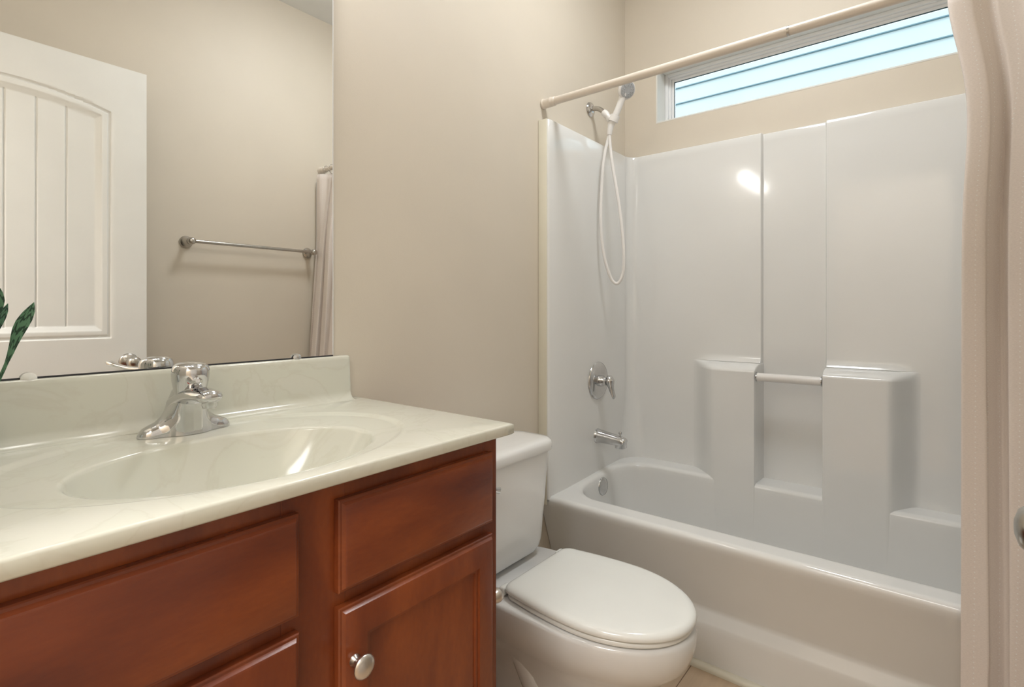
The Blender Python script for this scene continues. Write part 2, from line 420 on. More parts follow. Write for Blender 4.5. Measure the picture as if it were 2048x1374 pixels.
def cab_door(x0, x1, z0, z1, knob_x=None, knob_z=None, label=None):
    g = G(); r = front_profile_slab(g, x0, x1, z0, z1, YF-0.0006)
    yf = YF-0.0006-0.018; s = 0.043
    for ins, dy in ((s, 0.0), (s+0.0008, 0.0035), (s+0.0065, 0.004), (s+0.0075, 0.0075)):
        r.append([(x0+ins, yf+dy, z0+ins), (x1-ins, yf+dy, z0+ins), (x1-ins, yf+dy, z1-ins-0.005), (x0+ins, yf+dy, z1-ins-0.005)])
    g.loft(r)
    o = g.obj('door', M['cherry_v'], van, 25)
    if label: o['label'] = label
    if knob_x is not None:
        k = G().lathe([(0, 0), (0.0085, 0), (0.0085, 0.002), (0.0055, 0.005), (0.005, 0.014), (0.008, 0.018), (0.0155, 0.0205), (0.0168, 0.0225), (0.0165, 0.0245), (0.013, 0.0275), (0.007, 0.0293), (0, 0.030)], (knob_x, yf, knob_z), (0, -1, 0), 32)
        ko = k.obj('door_knob', M['nickel'], o, 45); ko['label'] = 'round brushed nickel knob'
        ko.location = (0, 0, 0)
    return o
drawer(0.422, 0.7485, 0.715, 0.8455, 'drawer_front', 'small cherry drawer front at the cabinet corner')
drawer(-0.062, 0.364, 0.711, 0.8455, 'false_drawer_front', 'wide cherry panel under the sink')
cab_door(0.422, 0.7485, 0.115, 0.694, 0.4428, 0.6165, 'narrow cherry door with round knob')
cab_door(-0.062, 0.364, 0.115, 0.690, -0.035, 0.6165, 'wide cherry door under the sink')

# ------------------------------------------------------------------ countertop with integral oval sink
ZT = 0.893
ct = thing('sink_countertop', 'cream cultured marble vanity top with moulded oval sink and backsplash', 'countertop', (0.35, 0.89, ZT-0.021))
CX, CY = 0.380, 0.845
AI, BI = 0.216, 0.150        # inner basin
OX, OY, AO, BO = 0.382, 0.890, 0.305, 0.225
SX0, SX1, SY0, SY1 = XD+0.002, 0.796, 0.635, YA-0.001
NS = 192
angs = [2*PI*k/NS for k in range(NS)]
for cx, cy in ((SX0, SY0), (SX1, SY0), (SX1, SY1), (SX0, SY1)):
    a = math.atan2(cy-CY, cx-CX) % (2*PI); k = min(range(NS), key=lambda i: abs(angs[i]-a)); angs[k] = a
def rectpt(a, ins=0.0, z=ZT):
    dx, dy = math.cos(a), math.sin(a); tt = 1e9
    x0, x1, y0, y1 = SX0+ins, SX1-ins, SY0+ins, SY1
    for d, lo, hi, c in ((dx, x0, x1, CX), (dy, y0, y1, CY)):
        if d > 1e-9: tt = min(tt, (hi-c)/d)
        elif d < -1e-9: tt = min(tt, (lo-c)/d)
    return (CX+dx*tt, CY+dy*tt, z)
def ell(a, cx, cy, A, B, z):
    # point on ellipse along the ray from (CX,CY) at angle a
    dx, dy = math.cos(a), math.sin(a); px, py = CX-cx, CY-cy
    qa = (dx/A)**2+(dy/B)**2; qb = 2*(px*dx/A**2+py*dy/B**2); qc = (px/A)**2+(py/B)**2-1
    tt = (-qb+math.sqrt(qb*qb-4*qa*qc))/(2*qa); return (CX+dx*tt, CY+dy*tt, z)
def E(k, z):      # k = inset (m) outward from inner ellipse
    return [ell(a, CX, CY, AI+k, BI+k, z) for a in angs]
rings = []
for t in [0.10] + [0.16+0.84*i/22 for i in range(23)]:
    rings.append([ell(a, CX, CY+0.01*(1-t), AI*t, BI*t, ZT-0.012-0.135*(1-t**3.0)) for a in angs])
basin = rings[:]
g = G().loft(basin, True, False, False)
bas = g.obj('sink_basin', M['marble'], ct, 60)
rings = [basin[-1], E(0.0018, ZT-0.0090), E(0.0045, ZT-0.0072), E(0.008, ZT-0.0064)]
def EO(k, z): return [ell(a, OX, OY, AO+k, BO+k, z) for a in angs]
rings += [EO(-0.016, ZT-0.0052), EO(-0.010, ZT-0.0046), EO(-0.006, ZT-0.0022), EO(-0.002, ZT-0.0004), EO(0.002, ZT)]
rings += [[rectpt(a, 0.004, ZT) for a in angs]]
for k in range(1, 5): rings.append([rectpt(a, 0.004*(1-math.sin(PI/2*k/4)), ZT-0.004*(1-math.cos(PI/2*k/4))) for a in angs])
rings.append([rectpt(a, 0.0, ZT-0.018) for a in angs])
rings.append([rectpt(a, 0.002, ZT-0.0205) for a in angs])
rings.append([rectpt(a, 0.030, ZT-0.0212) for a in angs])
g = G().loft(rings, True, False, False)
# clamp outer dish against the backsplash
g.v = [(x, min(y, SY1), z) for x, y, z in g.v]
g.obj('countertop_slab', M['marble'], ct, 60)
g = G().lathe([(0, -0.002), (0.022, -0.002), (0.030, 0.001), (0.028, 0.003), (0.021, 0.002), (0.018, 0.0), (0, 0.001)], (CX, CY+0.01, ZT-0.1465), (0, 0, 1), 32)
g.obj('sink_drain', M['chrome'], ct, 50)
pf = [(YA-0.001, ZT-0.01), (1.104, ZT-0.002), (1.104, ZT+0.0002)]
R = 0.022
pf += [(1.104+R*math.sin(PI/2*k/8), ZT+R*(1-math.cos(PI/2*k/8))) for k in range(1, 9)]
pf += [(1.129, 0.990), (1.1298, 0.9960), (1.1315, 0.9985), (1.134, 0.9995), (YA-0.001, 0.9995)]
g = G()
xe = [SX0, 0.752, 0.760, 0.7645, 0.767]
g.loft([[(x, lerp(p[0], YA-0.001, s*0.3) if p[1] > ZT+0.03 else p[0] + (YA-0.001-p[0])*s*0.15, lerp(p[1], ZT, s*0.03)) for p in pf] for x, s in zip(xe, (0, 0, 0.03, 0.12, 0.4))])
g.obj('backsplash', M['marble'], ct, 50)

# ------------------------------------------------------------------ faucet
FX, FY = 0.382, 1.076
fa = thing('faucet', 'polished chrome single lever faucet standing behind the oval sink', 'faucet', (FX, FY, ZT-0.003))
ZB = ZT-0.0052
g = G(); rings = []
hp = [(0, 0.088), (0.014, 0.088), (0.0205, 0.083), (0.0250, 0.064), (0.030, 0.046), (0.038, 0.033), (0.048, 0.0245), (0.060, 0.0195), (0.068, 0.0155), (0.0735, 0.010), (0.0765, 0.004)]
fp = [(0, 0.040), (0.015, 0.039), (0.025, 0.034), (0.034, 0.027), (0.046, 0.0225), (0.060, 0.020), (0.068, 0.0165), (0.0735, 0.0105), (0.0765, 0.003)]
xs = [-0.0765+0.153*k/72 for k in range(73)]
for x in xs:
    h = interp(hp, abs(x)); d = interp(fp, abs(x)); ring = []
    tw = ss(0.04, 0.015, abs(x))                     # narrow neck at the middle
    for k in range(29):
        a = PI*k/28; ca = math.cos(a); sa = math.sin(a)
        e = lerp(0.75, 0.40, tw)
        yy = d*math.copysign(abs(ca)**e, ca); zz = h*sa**lerp(0.8, 0.55, tw)
        sh = lerp(1.0, 0.85, ss(0.02, 0.085, zz)) if tw > 0 else 1.0
        yy = yy*sh + (-0.016*tw*ss(0.03, 0.09, zz))
        ring.append((FX+x, FY-yy if False else FY+yy*0.9, ZB+zz))
    rings.append(ring)
g.loft(rings, True, True, True)
g.obj('faucet_body', M['chrome'], fa, 50)
# spout
path = spline([(FX, 1.082, ZB+0.052), (FX, 1.058, ZB+0.064), (FX, 1.028, ZB+0.072), (FX, 1.004, ZB+0.0745), (FX, 0.988, ZB+0.0745), (FX, 0.974, ZB+0.0742)], 5)
n = len(path); rr = []
for i in range(n):
    t = i/(n-1); a = interp([(0, 0.020), (0.35, 0.0145), (0.7, 0.0120), (1, 0.0115)], t); b = interp([(0, 0.030), (0.35, 0.0265), (0.8, 0.0230), (1, 0.021)], t)
    rr.append((a, b))
for (dy, k) in ((0.005, 0.93), (0.0085, 0.75), (0.0105, 0.45), (0.011, 0.1)):
    path.append(Vector((FX, 0.974-dy*1.3, ZB+0.0740))); rr.append((0.0115*k, 0.021*k))
g = G().tube(path, rr, 28, True, up=(0, 0, 1))
g.obj('spout', M['chrome'], fa, 60)
G().lathe([(0.0, 0), (0.0115, 0), (0.0118, 0.010), (0.0108, 0.0115), (0.0108, 0.0135), (0.0095, 0.0145), (0.0, 0.0140)], (FX, 0.973, ZB+0.069), (0, 0, -1), 28).obj('aerator', M['chrome2'], fa, 40)
# handle: chrome dome with a long thin lever reaching forward
HX, HY = FX, 1.052
tilt = Vector((0, -0.10, 1)).normalized()
g = G().lathe([(0, -0.008), (0.0225, -0.008), (0.0245, 0.004), (0.0268, 0.016), (0.0292, 0.028), (0.0305, 0.042), (0.0300, 0.050), (0.0275, 0.0565), (0.0225, 0.0605), (0.012, 0.0630), (0, 0.0638)], (HX, HY+0.006, ZB+0.0665), tilt, 40)
hd = g.obj('handle', M['chrome'], fa, 60)
p0 = Vector((HX-0.004, HY-0.018, ZB+0.100)); p1 = Vector((0.337, 0.902, 1.000))
pts = [p0.lerp(p1, t) + Vector((0, 0, 0.004*math.sin(PI*t)*-1)) for t in [k/10 for k in range(11)]]
rr = [(interp([(0, 0.0085), (0.22, 0.0065), (0.45, 0.0042), (0.75, 0.0040), (0.9, 0.0060), (1, 0.003)], k/10), interp([(0, 0.0105), (0.22, 0.0080), (0.45, 0.0055), (0.75, 0.0062), (0.9, 0.0078), (1, 0.003)], k/10)) for k in range(11)]
G().tube(pts, rr, 20, True, up=(0, 0, 1)).obj('lever', M['chrome'], fa, 60)
dv = (p1-p0).normalized(); sd = Vector((dv.y, -dv.x, 0)).normalized()
c = p0.lerp(p1, 0.42) - sd*(-0.0035) + Vector((0, 0, -0.002))
c = Vector((0.3700, 1.0272, 0.9835))
rd = G().lathe([(0, -0.002), (0.0030, -0.002), (0.0028, 0.0012), (0, 0.0018)], c, (-0.30, -0.95, -0.1), 16).obj('temperature_dot', M['red'], fa, 50)
rd['label'] = 'small red dot'

# ------------------------------------------------------------------ snake plant in white pot
pl = thing('potted_plant', 'small snake plant in a white pot at the left end of the vanity top', 'plant', (0.088, 1.072, ZT))
G().lathe([(0, 0.0), (0.036, 0.0), (0.039, 0.004), (0.0405, 0.072), (0.0395, 0.0755), (0.037, 0.0745), (0.036, 0.066), (0, 0.066)], (0.0865, 1.072, ZT+0.0003), (0, 0, 1), 40).obj('pot', M['pot'], pl, 50)
G().lathe([(0, 0.063), (0.0355, 0.063), (0.0355, 0.067), (0.02, 0.069), (0, 0.070)], (0.0865, 1.072, ZT), (0, 0, 1), 32).obj('soil', M['soil'], pl, 50)
def leaf(pts, wmax, twist0, twist1, wprof):
    P = spline(pts, 8); n = len(P); vs = []; uvs = []; fs = []
    for i, p in enumerate(P):
        t = i/(n-1); w_ = wmax*interp(wprof, t); a = lerp(twist0, twist1, t)
        s = Vector((math.cos(a), math.sin(a), 0)); nn = Vector((-math.sin(a), math.cos(a), 0))
        for j in range(7):
            k = (j-3)/3; vs.append(p + s*w_*k + nn*(w_*0.25*k*k)); uvs.append((k*0.3, t*1.0))
        for j in range(7):
            k = (3-j)/3; vs.append(p + s*w_*k + nn*(w_*0.25*k*k + 0.0012*(1-abs(k)**2)+0.0002)); uvs.append((k*0.3, t*1.0))
        if i:
            for j in range(14): fs.append(((i-1)*14+j, (i-1)*14+(j+1) % 14, i*14+(j+1) % 14, i*14+j))
    return obj('leaf', vs, fs, M['leaf'], pl, 60, uvs)
wp = [(0, 0.24), (0.50, 0.27), (0.62, 0.55), (0.74, 0.95), (0.82, 1.0), (0.91, 0.70), (0.97, 0.28), (1, 0.03)]
va = math.radians(-51)
leaf([(0.105, 1.058, ZT+0.062), (0.120, 1.050, 0.985), (0.137, 1.043, 1.035), (0.150, 1.039, 1.085), (0.1655, 1.035, 1.122)], 0.0105, va, va+0.2, wp)
leaf([(0.088, 1.065, ZT+0.062), (0.100, 1.060, 1.00), (0.116, 1.055, 1.07), (0.125, 1.050, 1.115), (0.128, 1.048, 1.148)], 0.012, va+0.3, va-0.2, wp)
leaf([(0.080, 1.082, ZT+0.062), (0.072, 1.086, 1.00), (0.064, 1.09, 1.08), (0.056, 1.092, 1.15)], 0.013, va, va+0.5, wp)
leaf([(0.072, 1.068, ZT+0.062), (0.058, 1.058, 0.99), (0.046, 1.048, 1.05), (0.034, 1.040, 1.10)], 0.011, va+1, va+1.3, wp)

# ------------------------------------------------------------------ toilet
TX = 1.190
to = thing('toilet', 'white porcelain two piece toilet with closed lid between vanity and tub', 'toilet', (TX, 0.80, 0))
def egg(cx, yf, yb, hw, z, n=64, sq=2.0, sqb=2.6, ywide=0.45):
    """outline elongated toward -y; widest at ywide from the back"""
    yw = yb-(yb-yf)*ywide; pts = []
    for k in range(n):
        a = 2*PI*k/n; ca, sa = math.cos(a), math.sin(a)
        e = 2/sq if sa < 0 else 2/sqb
        x = hw*math.copysign(abs(ca)**e, ca)
        y = (yw-yf)*math.copysign(abs(sa)**e, sa) if sa < 0 else (yb-yw)*abs(sa)**e
        pts.append((cx+x, yw+y, z))
    return pts
# bowl and pedestal
lv = [ # z, yfront, yback, halfwidth, sqback, ywide
 (0.000, 0.560, 1.040, 0.118, 3.2, 0.50), (0.012, 0.556, 1.042, 0.120, 3.2, 0.50), (0.030, 0.566, 1.038, 0.112, 3.2, 0.50), (0.070, 0.580, 1.030, 0.098, 3.0, 0.5),
 (0.120, 0.580, 1.030, 0.094, 3.0, 0.5), (0.170, 0.558, 1.035, 0.100, 3.0, 0.52), (0.215, 0.520, 1.045, 0.118, 3.0, 0.55), (0.255, 0.482, 1.055, 0.142, 3.2, 0.58),
 (0.290, 0.446, 1.062, 0.165, 3.4, 0.60), (0.320, 0.434, 1.068, 0.174, 3.6, 0.60), (0.340, 0.430, 1.070, 0.178, 3.8, 0.60), (0.360, 0.430, 1.072, 0.179, 3.8, 0.60), (0.368, 0.433, 1.070, 0.177, 3.8, 0.60), (0.371, 0.446, 1.065, 0.170, 3.8, 0.60)]
g = G().loft([egg(TX, yf, yb, hw, z, 72, 2.0, s, yw) for z, yf, yb, hw, s, yw in lv])
# trapway ridges on both sides
for s in (-1, 1):
    pts = spline([(TX+s*0.060, 0.60, 0.24), (TX+s*0.075, 0.655, 0.165), (TX+s*0.079, 0.73, 0.115), (TX+s*0.077, 0.81, 0.13), (TX+s*0.083, 0.86, 0.21), (TX+s*0.083, 0.92, 0.24), (TX+s*0.075, 0.975, 0.18), (TX+s*0.075, 0.99, 0.06)], 7)
    g.tube(pts, [(0.036, 0.030)]*len(pts), 18)
g.obj('bowl', M['porc'], to, 60)
for s in (-1, 1):
    b = G().lathe([(0, 0), (0.012, 0), (0.012, 0.006), (0.008, 0.012), (0, 0.014)], (TX+s*0.100, 0.80, 0.030), (s*0.35, 0, 1), 20).obj('bolt_cap', M['porc'], to, 50)
# seat and lid
def seat_outline(yf, yb, hw, hb, z, n=40):
    yw = 0.655; pts = []
    # right side front to back then left side back to front
    R_ = []
    for k in range(n+1):
        a = -PI/2+PI/2*k/n; R_.append((hw*math.cos(a)**0.98 if math.cos(a) > 0 else 0, yw+(yw-yf)*math.sin(a)))
    for k in range(1, 13):
        t = k/13; R_.append((lerp(hw, hb, t**1.8), lerp(yw, yb-0.030, t)))
    for k in range(9):
        a = PI/2*k/8; R_.append((hb-0.030+0.030*math.cos(a), yb-0.030+0.030*math.sin(a)))
    pts = [(TX+x, y, z) for x, y in R_] + [(TX-x, y, z) for x, y in R_[::-1][:-1]]
    return pts[:-1] if False else pts
def slabr(g, prm, steps):
    rr = []
    for ins, z in steps:
        yf, yb, hw, hb = prm; rr.append(seat_outline(yf+ins, yb-ins, hw-ins, hb-ins, z))
    g.loft(rr)
prm = (0.430, 0.872, 0.171, 0.152)
g = G(); slabr(g, (0.436, 0.866, 0.168, 0.149), [(0.006, 0.3735), (0.001, 0.3755), (0, 0.379), (0.002, 0.3845), (0.006, 0.3865)])
g.obj('seat', M['lid'], to, 50)
g = G(); slabr(g, prm, [(0.006, 0.3885), (0.001, 0.3898), (0.0, 0.393), (0.0012, 0.3985), (0.005, 0.4035), (0.011, 0.4065), (0.020, 0.4080), (0.05, 0.4092), (0.09, 0.4100)])
g.obj('lid', M['lid'], to, 50)
for s in (-1, 1):
    G().box(TX+s*0.128-0.016, TX+s*0.128+0.016, 0.868, 0.886, 0.3725, 0.396, 0.006, 3).obj('hinge', M['lid'], to, 50)
# tank
def rbx(cx, hw, y0, y1, r, z): return rrect(cx-hw, cx+hw, y0, y1, r, z, 8, 3)
g = G().loft([rbx(TX, 0.10, 0.965, 1.06, 0.04, 0.372), rbx(TX, 0.10, 0.965, 1.06, 0.04, 0.383), rbx(TX, 0.130, 0.945, 1.075, 0.045, 0.386), rbx(TX, 0.140, 0.937, 1.084, 0.05, 0.400), rbx(TX, 0.145, 0.933, 1.086, 0.05, 0.42), rbx(TX, 0.158, 0.928, 1.088, 0.05, 0.55), rbx(TX, 0.169, 0.924, 1.09, 0.05, 0.684)])
g.obj('tank', M['porc'], to, 50)
g = G().loft([rbx(TX, 0.170, 0.922, 1.090, 0.05, 0.6845), rbx(TX, 0.177, 0.915, 1.096, 0.055, 0.686), rbx(TX, 0.179, 0.913, 1.098, 0.057, 0.692), rbx(TX, 0.179, 0.913, 1.098, 0.057, 0.706), rbx(TX, 0.176, 0.916, 1.095, 0.055, 0.714), rbx(TX, 0.168, 0.925, 1.086, 0.05, 0.7195), rbx(TX, 0.146, 0.945, 1.07, 0.04, 0.722), rbx(TX, 0.12, 0.98, 1.04, 0.02, 0.723)])
g.obj('tank_lid', M['porc'], to, 55)
g = G().lathe([(0, 0), (0.016, 0), (0.016, 0.004), (0.008, 0.008), (0.008, 0.018), (0, 0.019)], (TX-0.15, 0.924, 0.64), (0, -1, 0), 24)
g.tube([(TX-0.15, 0.908, 0.64), (TX-0.135, 0.905, 0.638), (TX-0.115, 0.906, 0.632)], [(0.008, 0.005), (0.007, 0.004), (0.009, 0.004)], 14)
g.obj('flush_lever', M['chrome'], to, 50)

# toilet paper holder on the side of the vanity
tp = thing('toilet_paper_holder', 'brushed metal paper holder post jutting from the vanity side beside the toilet', 'paper holder', (XV, 0.77, 0.535))
XS = XV+0.0012
for y in (0.703, 0.845):
    G().lathe([(0, 0), (0.021, 0), (0.021, 0.003), (0.010, 0.007), (0.008, 0.030), (0.011, 0.038), (0.0135, 0.045), (0.0145, 0.052), (0.013, 0.058), (0.007, 0.061), (0, 0.062)], (XS, y, 0.527), (1, 0, 0), 28).obj('post', M['nickel'], tp, 50)
G().tube([(XS+0.048, 0.712, 0.527), (XS+0.048, 0.836, 0.527)], 0.008, 20).obj('roller', M['nickel'], tp, 50)

# ------------------------------------------------------------------ tub and shower surround (one moulded unit)
tub = thing('bathtub_surround', 'white one piece fiberglass bathtub with tall moulded shower walls', 'bathtub', (1.95, 0.39, 0))
YP = 1.105                      # face of the plumbing-end panel
YQ = -0.329                     # face of the far-end panel
XP = 2.240                      # face of the back panel
XR = 1.593                      # front of rim
def dz(x): return 0.428+0.020*ss(1.62, 2.2, x)
rings = []
ox0, ox1, oy0, oy1 = 1.680, 2.1455, -0.300, 1.078
# outside deck boundary (square corners via tiny radius), then lip, then bowl
rings.append(rrect(1.612, XP+0.030, YQ-0.03, YP+0.03, 0.004, dz))
rings.append(rrect(ox0-0.022, ox1+0.020, oy0-0.012, oy1+0.018, 0.15, dz))
for ins, dd in ((-0.012, 0.0004), (-0.006, 0.0025), (-0.001, 0.007), (0.002, 0.013), (0.004, 0.03), (0.006, 0.07), (0.010, 0.13), (0.016, 0.20), (0.024, 0.26), (0.04, 0.31), (0.07, 0.345), (0.11, 0.357), (0.17, 0.360)):
    k = ss(0, 0.3, dd)
    bx = ox1-max(0, ins)*0.15-(max(0, ins-0.02))*0.9 if ins > 0 else ox1-ins*1.3
    rings.append(rrect(ox0+ins, bx, oy0+ins*1.6+0.10*k, oy1-ins*1.2, max(0.03, 0.14-0.3*max(0, ins-0.03)), (lambda D: (lambda x: dz(x)-D))(dd)))
g = G().loft(rings, True, False, True)
g.obj('tub_basin', M['fiber'], tub, 60)
# rim roll and skirt
pf = [(1.618, 0.428)]
pf += [(XR+0.016-0.016*math.sin(a), 0.412+0.016*math.cos(a)) for a in [PI/2*k/8 for k in range(9)]]
pf += [(XR+0.0003, 0.405), (XR+0.004, 0.392), (1.612, 0.36), (1.636, 0.29), (1.660, 0.22), (1.672, 0.185), (1.6745, 0.175), (1.672, 0.168), (1.656, 0.142), (1.6535, 0.136), (1.654, 0.12), (1.657, 0.0)]
rows = []
for y in axis(YC+0.002, YA-0.002, 0.05): rows.append([(p[0], y, p[1]) for p in pf])
g = G().grid(rows)
g.obj('tub_skirt', M['fiber'], tub, 70, recalc=False)
# back panel: relief over (y, z)
YCn = 0.430
def relief(y, z):
    p = 0.0
    # centre strip recess (full height)
    p -= 0.020*ss(0.113, 0.107, abs(y-YCn))
    # two pedestals with shelf tops
    d = abs(y-YCn)
    ped = 0.0968*ss(0.385, 0.300 if y < YCn else 0.255, d)*ss(0.107, 0.113, d)
    ztop = 0.902
    # shelf top with rounded nose
    top = 1.0-ss(0.0, 1.0, (z-(ztop-0.022))/0.026)
    top = math.sqrt(max(0, 1-((z-(ztop-0.030))/0.030)**2)) if ztop-0.030 < z < ztop else (1.0 if z <= ztop-0.030 else 0.0)
    fil = 0.22*max(0, 1-(z-ztop)/0.03)**2 if z >= ztop else 0
    p = max(p, p*(1-max(top, 0)) + ped*top) if top > 0 and ped > 0 else p
    if fil > 0: p += ped*fil*0.6
    # corner coves
    Rr = lerp(0.045, 0.11, ss(0.80, 0.46, z))
    for e in (YP-y, y-YQ):
        if e < Rr: p = max(p, Rr-math.sqrt(max(0, Rr*Rr-(Rr-max(e, 0))**2)))
    return p
feat = [(YCn+s*0.110, 0.006, 0.0012) for s in (-1, 1)]+[(YCn+s*0.325, 0.055, 0.006) for s in (-1, 1)]+[(YP-0.02, 0.02, 0.0025), (YQ+0.02, 0.02, 0.0025), (YP-0.07, 0.05, 0.006)]
ys = axis(YQ+0.0005, YP-0.0005, 0.025, feat)
zs = axis(0.235, 1.806, 0.03, [(0.892, 0.022, 0.0015), (0.93, 0.020, 0.003), (0.6, 0.2, 0.012)])
rows = [[(XP-relief(y, z), y, z) for y in ys] for z in zs]
# top lip back to the wall
rows.append([(XP-relief(y, 1.80)+0.002, y, 1.8095) for y in ys]); rows.append([(XP-relief(y, 1.80)+0.006, y, 1.811) for y in ys]); rows.append([(XB-0.001, y, 1.812) for y in ys])
G().grid(rows).obj('back_panel', M['fiber'], tub, 60, recalc=False)
# end panels with rounded front return
def endpanel(yf, yw, name, label=None):
    s = 1 if yw > yf else -1
    XE = 1.5870
    pr = [(XE+0.001, yw), (XE, lerp(yw, yf, 0.75))]
    pr += [(XE+0.008*(1-math.cos(a)), yf+s*0.008*(1-math.sin(a))) for a in [PI/2*k/5 for k in range(1, 6)]]
    pr += [(1.75, yf), (1.95, yf), (2.13, yf), (XP, yf)]
    g = G(); rows = []
    for z in axis(0.418, 1.808, 0.1): rows.append([(x, y, z) for x, y in pr])
    rows.append([(x+0.002, y+s*0.002, 1.8115) if 0 < i else (x, y, 1.8115) for i, (x, y) in enumerate(pr)])
    rows.append([(x+0.005, y+s*0.005 if abs(y-yw) > 0.01 else y, 1.813) for x, y in pr])
    rows.append([(x+0.005, yw, 1.814) for x, y in pr])
    g.grid(rows); o = g.obj(name, M['fiber'], tub, 60, recalc=False)
    return o
endpanel(YP, YA-0.001, 'plumbing_end_panel'); endpanel(YQ, YC+0.001, 'far_end_panel')
G().box(1.5835, 1.5875, YP+0.006, YA-0.0008, 0.40, 1.812, 0.0015, 2).obj('caulked_edge', M['cream'], tub, 40)
# grab bar between the pedestals
g = G().tube([(2.166, YCn-0.109, 0.856), (2.166, YCn+0.109, 0.856)], 0.0160, 24)
gb = g.obj('grab_bar', M['wplastic'], tub, 50)
for s in (-1, 1):
    G().lathe([(0, 0), (0.018, 0), (0.018, 0.003), (0.014, 0.005), (0, 0.005)], (2.166, YCn+s*0.1095, 0.856), (0, -s, 0), 24).obj('bar_socket', M['chrome2'], tub, 50)
# overflow plate
g = G().lathe([(0, 0), (0.036, 0), (0.037, 0.003), (0.034, 0.008), (0.024, 0.0105), (0, 0.0115)], (1.930, 1.0755, 0.387), (0, -1, 0.08), 36)
g.lathe([(0, 0), (0.004, 0), (0.003, 0.0015), (0, 0.002)], (1.930, 1.0645, 0.372), (0, -1, 0.08), 12)
g.obj('overflow_plate', M['chrome2'], tub, 50)

# tub spout
sp = thing('tub_spout', 'chrome bathtub spout with diverter knob on the plumbing end panel', 'spout', (1.943, YP, 0.588))
path = spline([(1.943, YP+0.0, 0.588), (1.943, YP-0.012, 0.588), (1.943, YP-0.045, 0.586), (1.943, YP-0.080, 0.583), (1.943, YP-0.108, 0.579), (1.943, YP-0.122, 0.575), (1.943, YP-0.1265, 0.573)], 4)
n = len(path)
rr = [(interp([(0, 0.031), (0.2, 0.027), (0.45, 0.023), (0.8, 0.021), (0.93, 0.018), (1, 0.009)], i/(n-1)), interp([(0, 0.031), (0.2, 0.027), (0.45, 0.024), (0.8, 0.022), (0.93, 0.019), (1, 0.010)], i/(n-1))) for i in range(n)]
g = G().tube(path, rr, 28, up=(0, 0, 1))
g.loft([rrect(1.943-0.019, 1.943+0.019, YP-0.128, YP-0.087, 0.010, z, 5, 2) for z in (0.590, 0.556)] + [rrect(1.943-0.017, 1.943+0.017, YP-0.1255, YP-0.089, 0.009, 0.5535, 5, 2)])
g.obj('spout_body', M['chrome2'], sp, 50)
G().lathe([(0, 0), (0.003, 0), (0.003, 0.012), (0.0065, 0.015), (0.0072, 0.019), (0.006, 0.022), (0, 0.0225)], (1.943, YP-0.105, 0.596), (0, 0, 1), 18).obj('diverter_knob', M['chrome2'], sp, 50)

# shower valve
VX, VZ = 1.945, 0.818
va_ = thing('shower_valve', 'round chrome shower valve plate with curved lever handle above the tub spout', 'shower valve', (VX, YP, VZ))
G().lathe([(0, 0), (0.076, 0), (0.078, 0.002), (0.076, 0.006), (0.066, 0.010), (0.050, 0.012), (0.034, 0.0135), (0.030, 0.013), (0, 0.013)], (VX, YP-0.0005, VZ), (0, -1, 0), 56).obj('escutcheon', M['chrome2'], va_, 50)
G().lathe([(0, 0), (0.024, 0), (0.022, 0.012), (0.018, 0.020), (0.018, 0.032), (0, 0.033)], (VX, YP-0.012, VZ), (0, -1, 0), 32).obj('valve_stem', M['chrome2'], va_, 50)
path = spline([(VX, YP-0.046, VZ+0.022), (VX+0.001, YP-0.054, VZ+0.012), (VX, YP-0.058, VZ-0.002), (VX, YP-0.062, VZ-0.022), (VX, YP-0.069, VZ-0.044), (VX, YP-0.074, VZ-0.060), (VX, YP-0.075, VZ-0.070)], 5)
n = len(path)
G().tube(path, [(interp([(0, 0.004), (0.1, 0.013), (0.3, 0.019), (0.55, 0.010), (0.85, 0.006), (1, 0.003)], i/(n-1)), interp([(0, 0.006), (0.1, 0.016), (0.3, 0.021), (0.55, 0.013), (0.85, 0.012), (1, 0.005)], i/(n-1))) for i in range(n)], 24, up=(0, -1, 0.3)).obj('lever', M['chrome2'], va_, 60)

# ------------------------------------------------------------------ hand shower
SX = 1.959
sh = thing('hand_shower', 'white hand shower with looping hose on a chrome shower arm', 'shower head', (SX, YA, 1.963))
G().lathe([(0, 0), (0.030, 0), (0.031, 0.002), (0.027, 0.008), (0.016, 0.013), (0, 0.014)], (SX, YA-0.0008, 1.963), (0, -1, 0), 32).obj('wall_flange', M['chrome'], sh, 50)
G().tube(spline([(SX, YA-0.006, 1.963), (SX, YA-0.030, 1.961), (SX, YA-0.052, 1.950), (SX, YA-0.072, 1.930)], 6), 0.0100, 18).obj('shower_arm', M['steel'], sh, 50)
g = G().lathe([(0, 0), (0.013, 0), (0.0145, 0.006), (0.0145, 0.020), (0.011, 0.026), (0.010, 0.036), (0, 0.037)], (SX, YA-0.066, 1.937), (0, -0.66, -0.75), 22)
g.lathe([(0, 0), (0.013, 0.002), (0.016, 0.010), (0.013, 0.018), (0, 0.020)], (SX, YA-0.088, 1.912), (0, -0.66, -0.75), 22)
g.obj('swivel_mount', M['wplastic'], sh, 50)
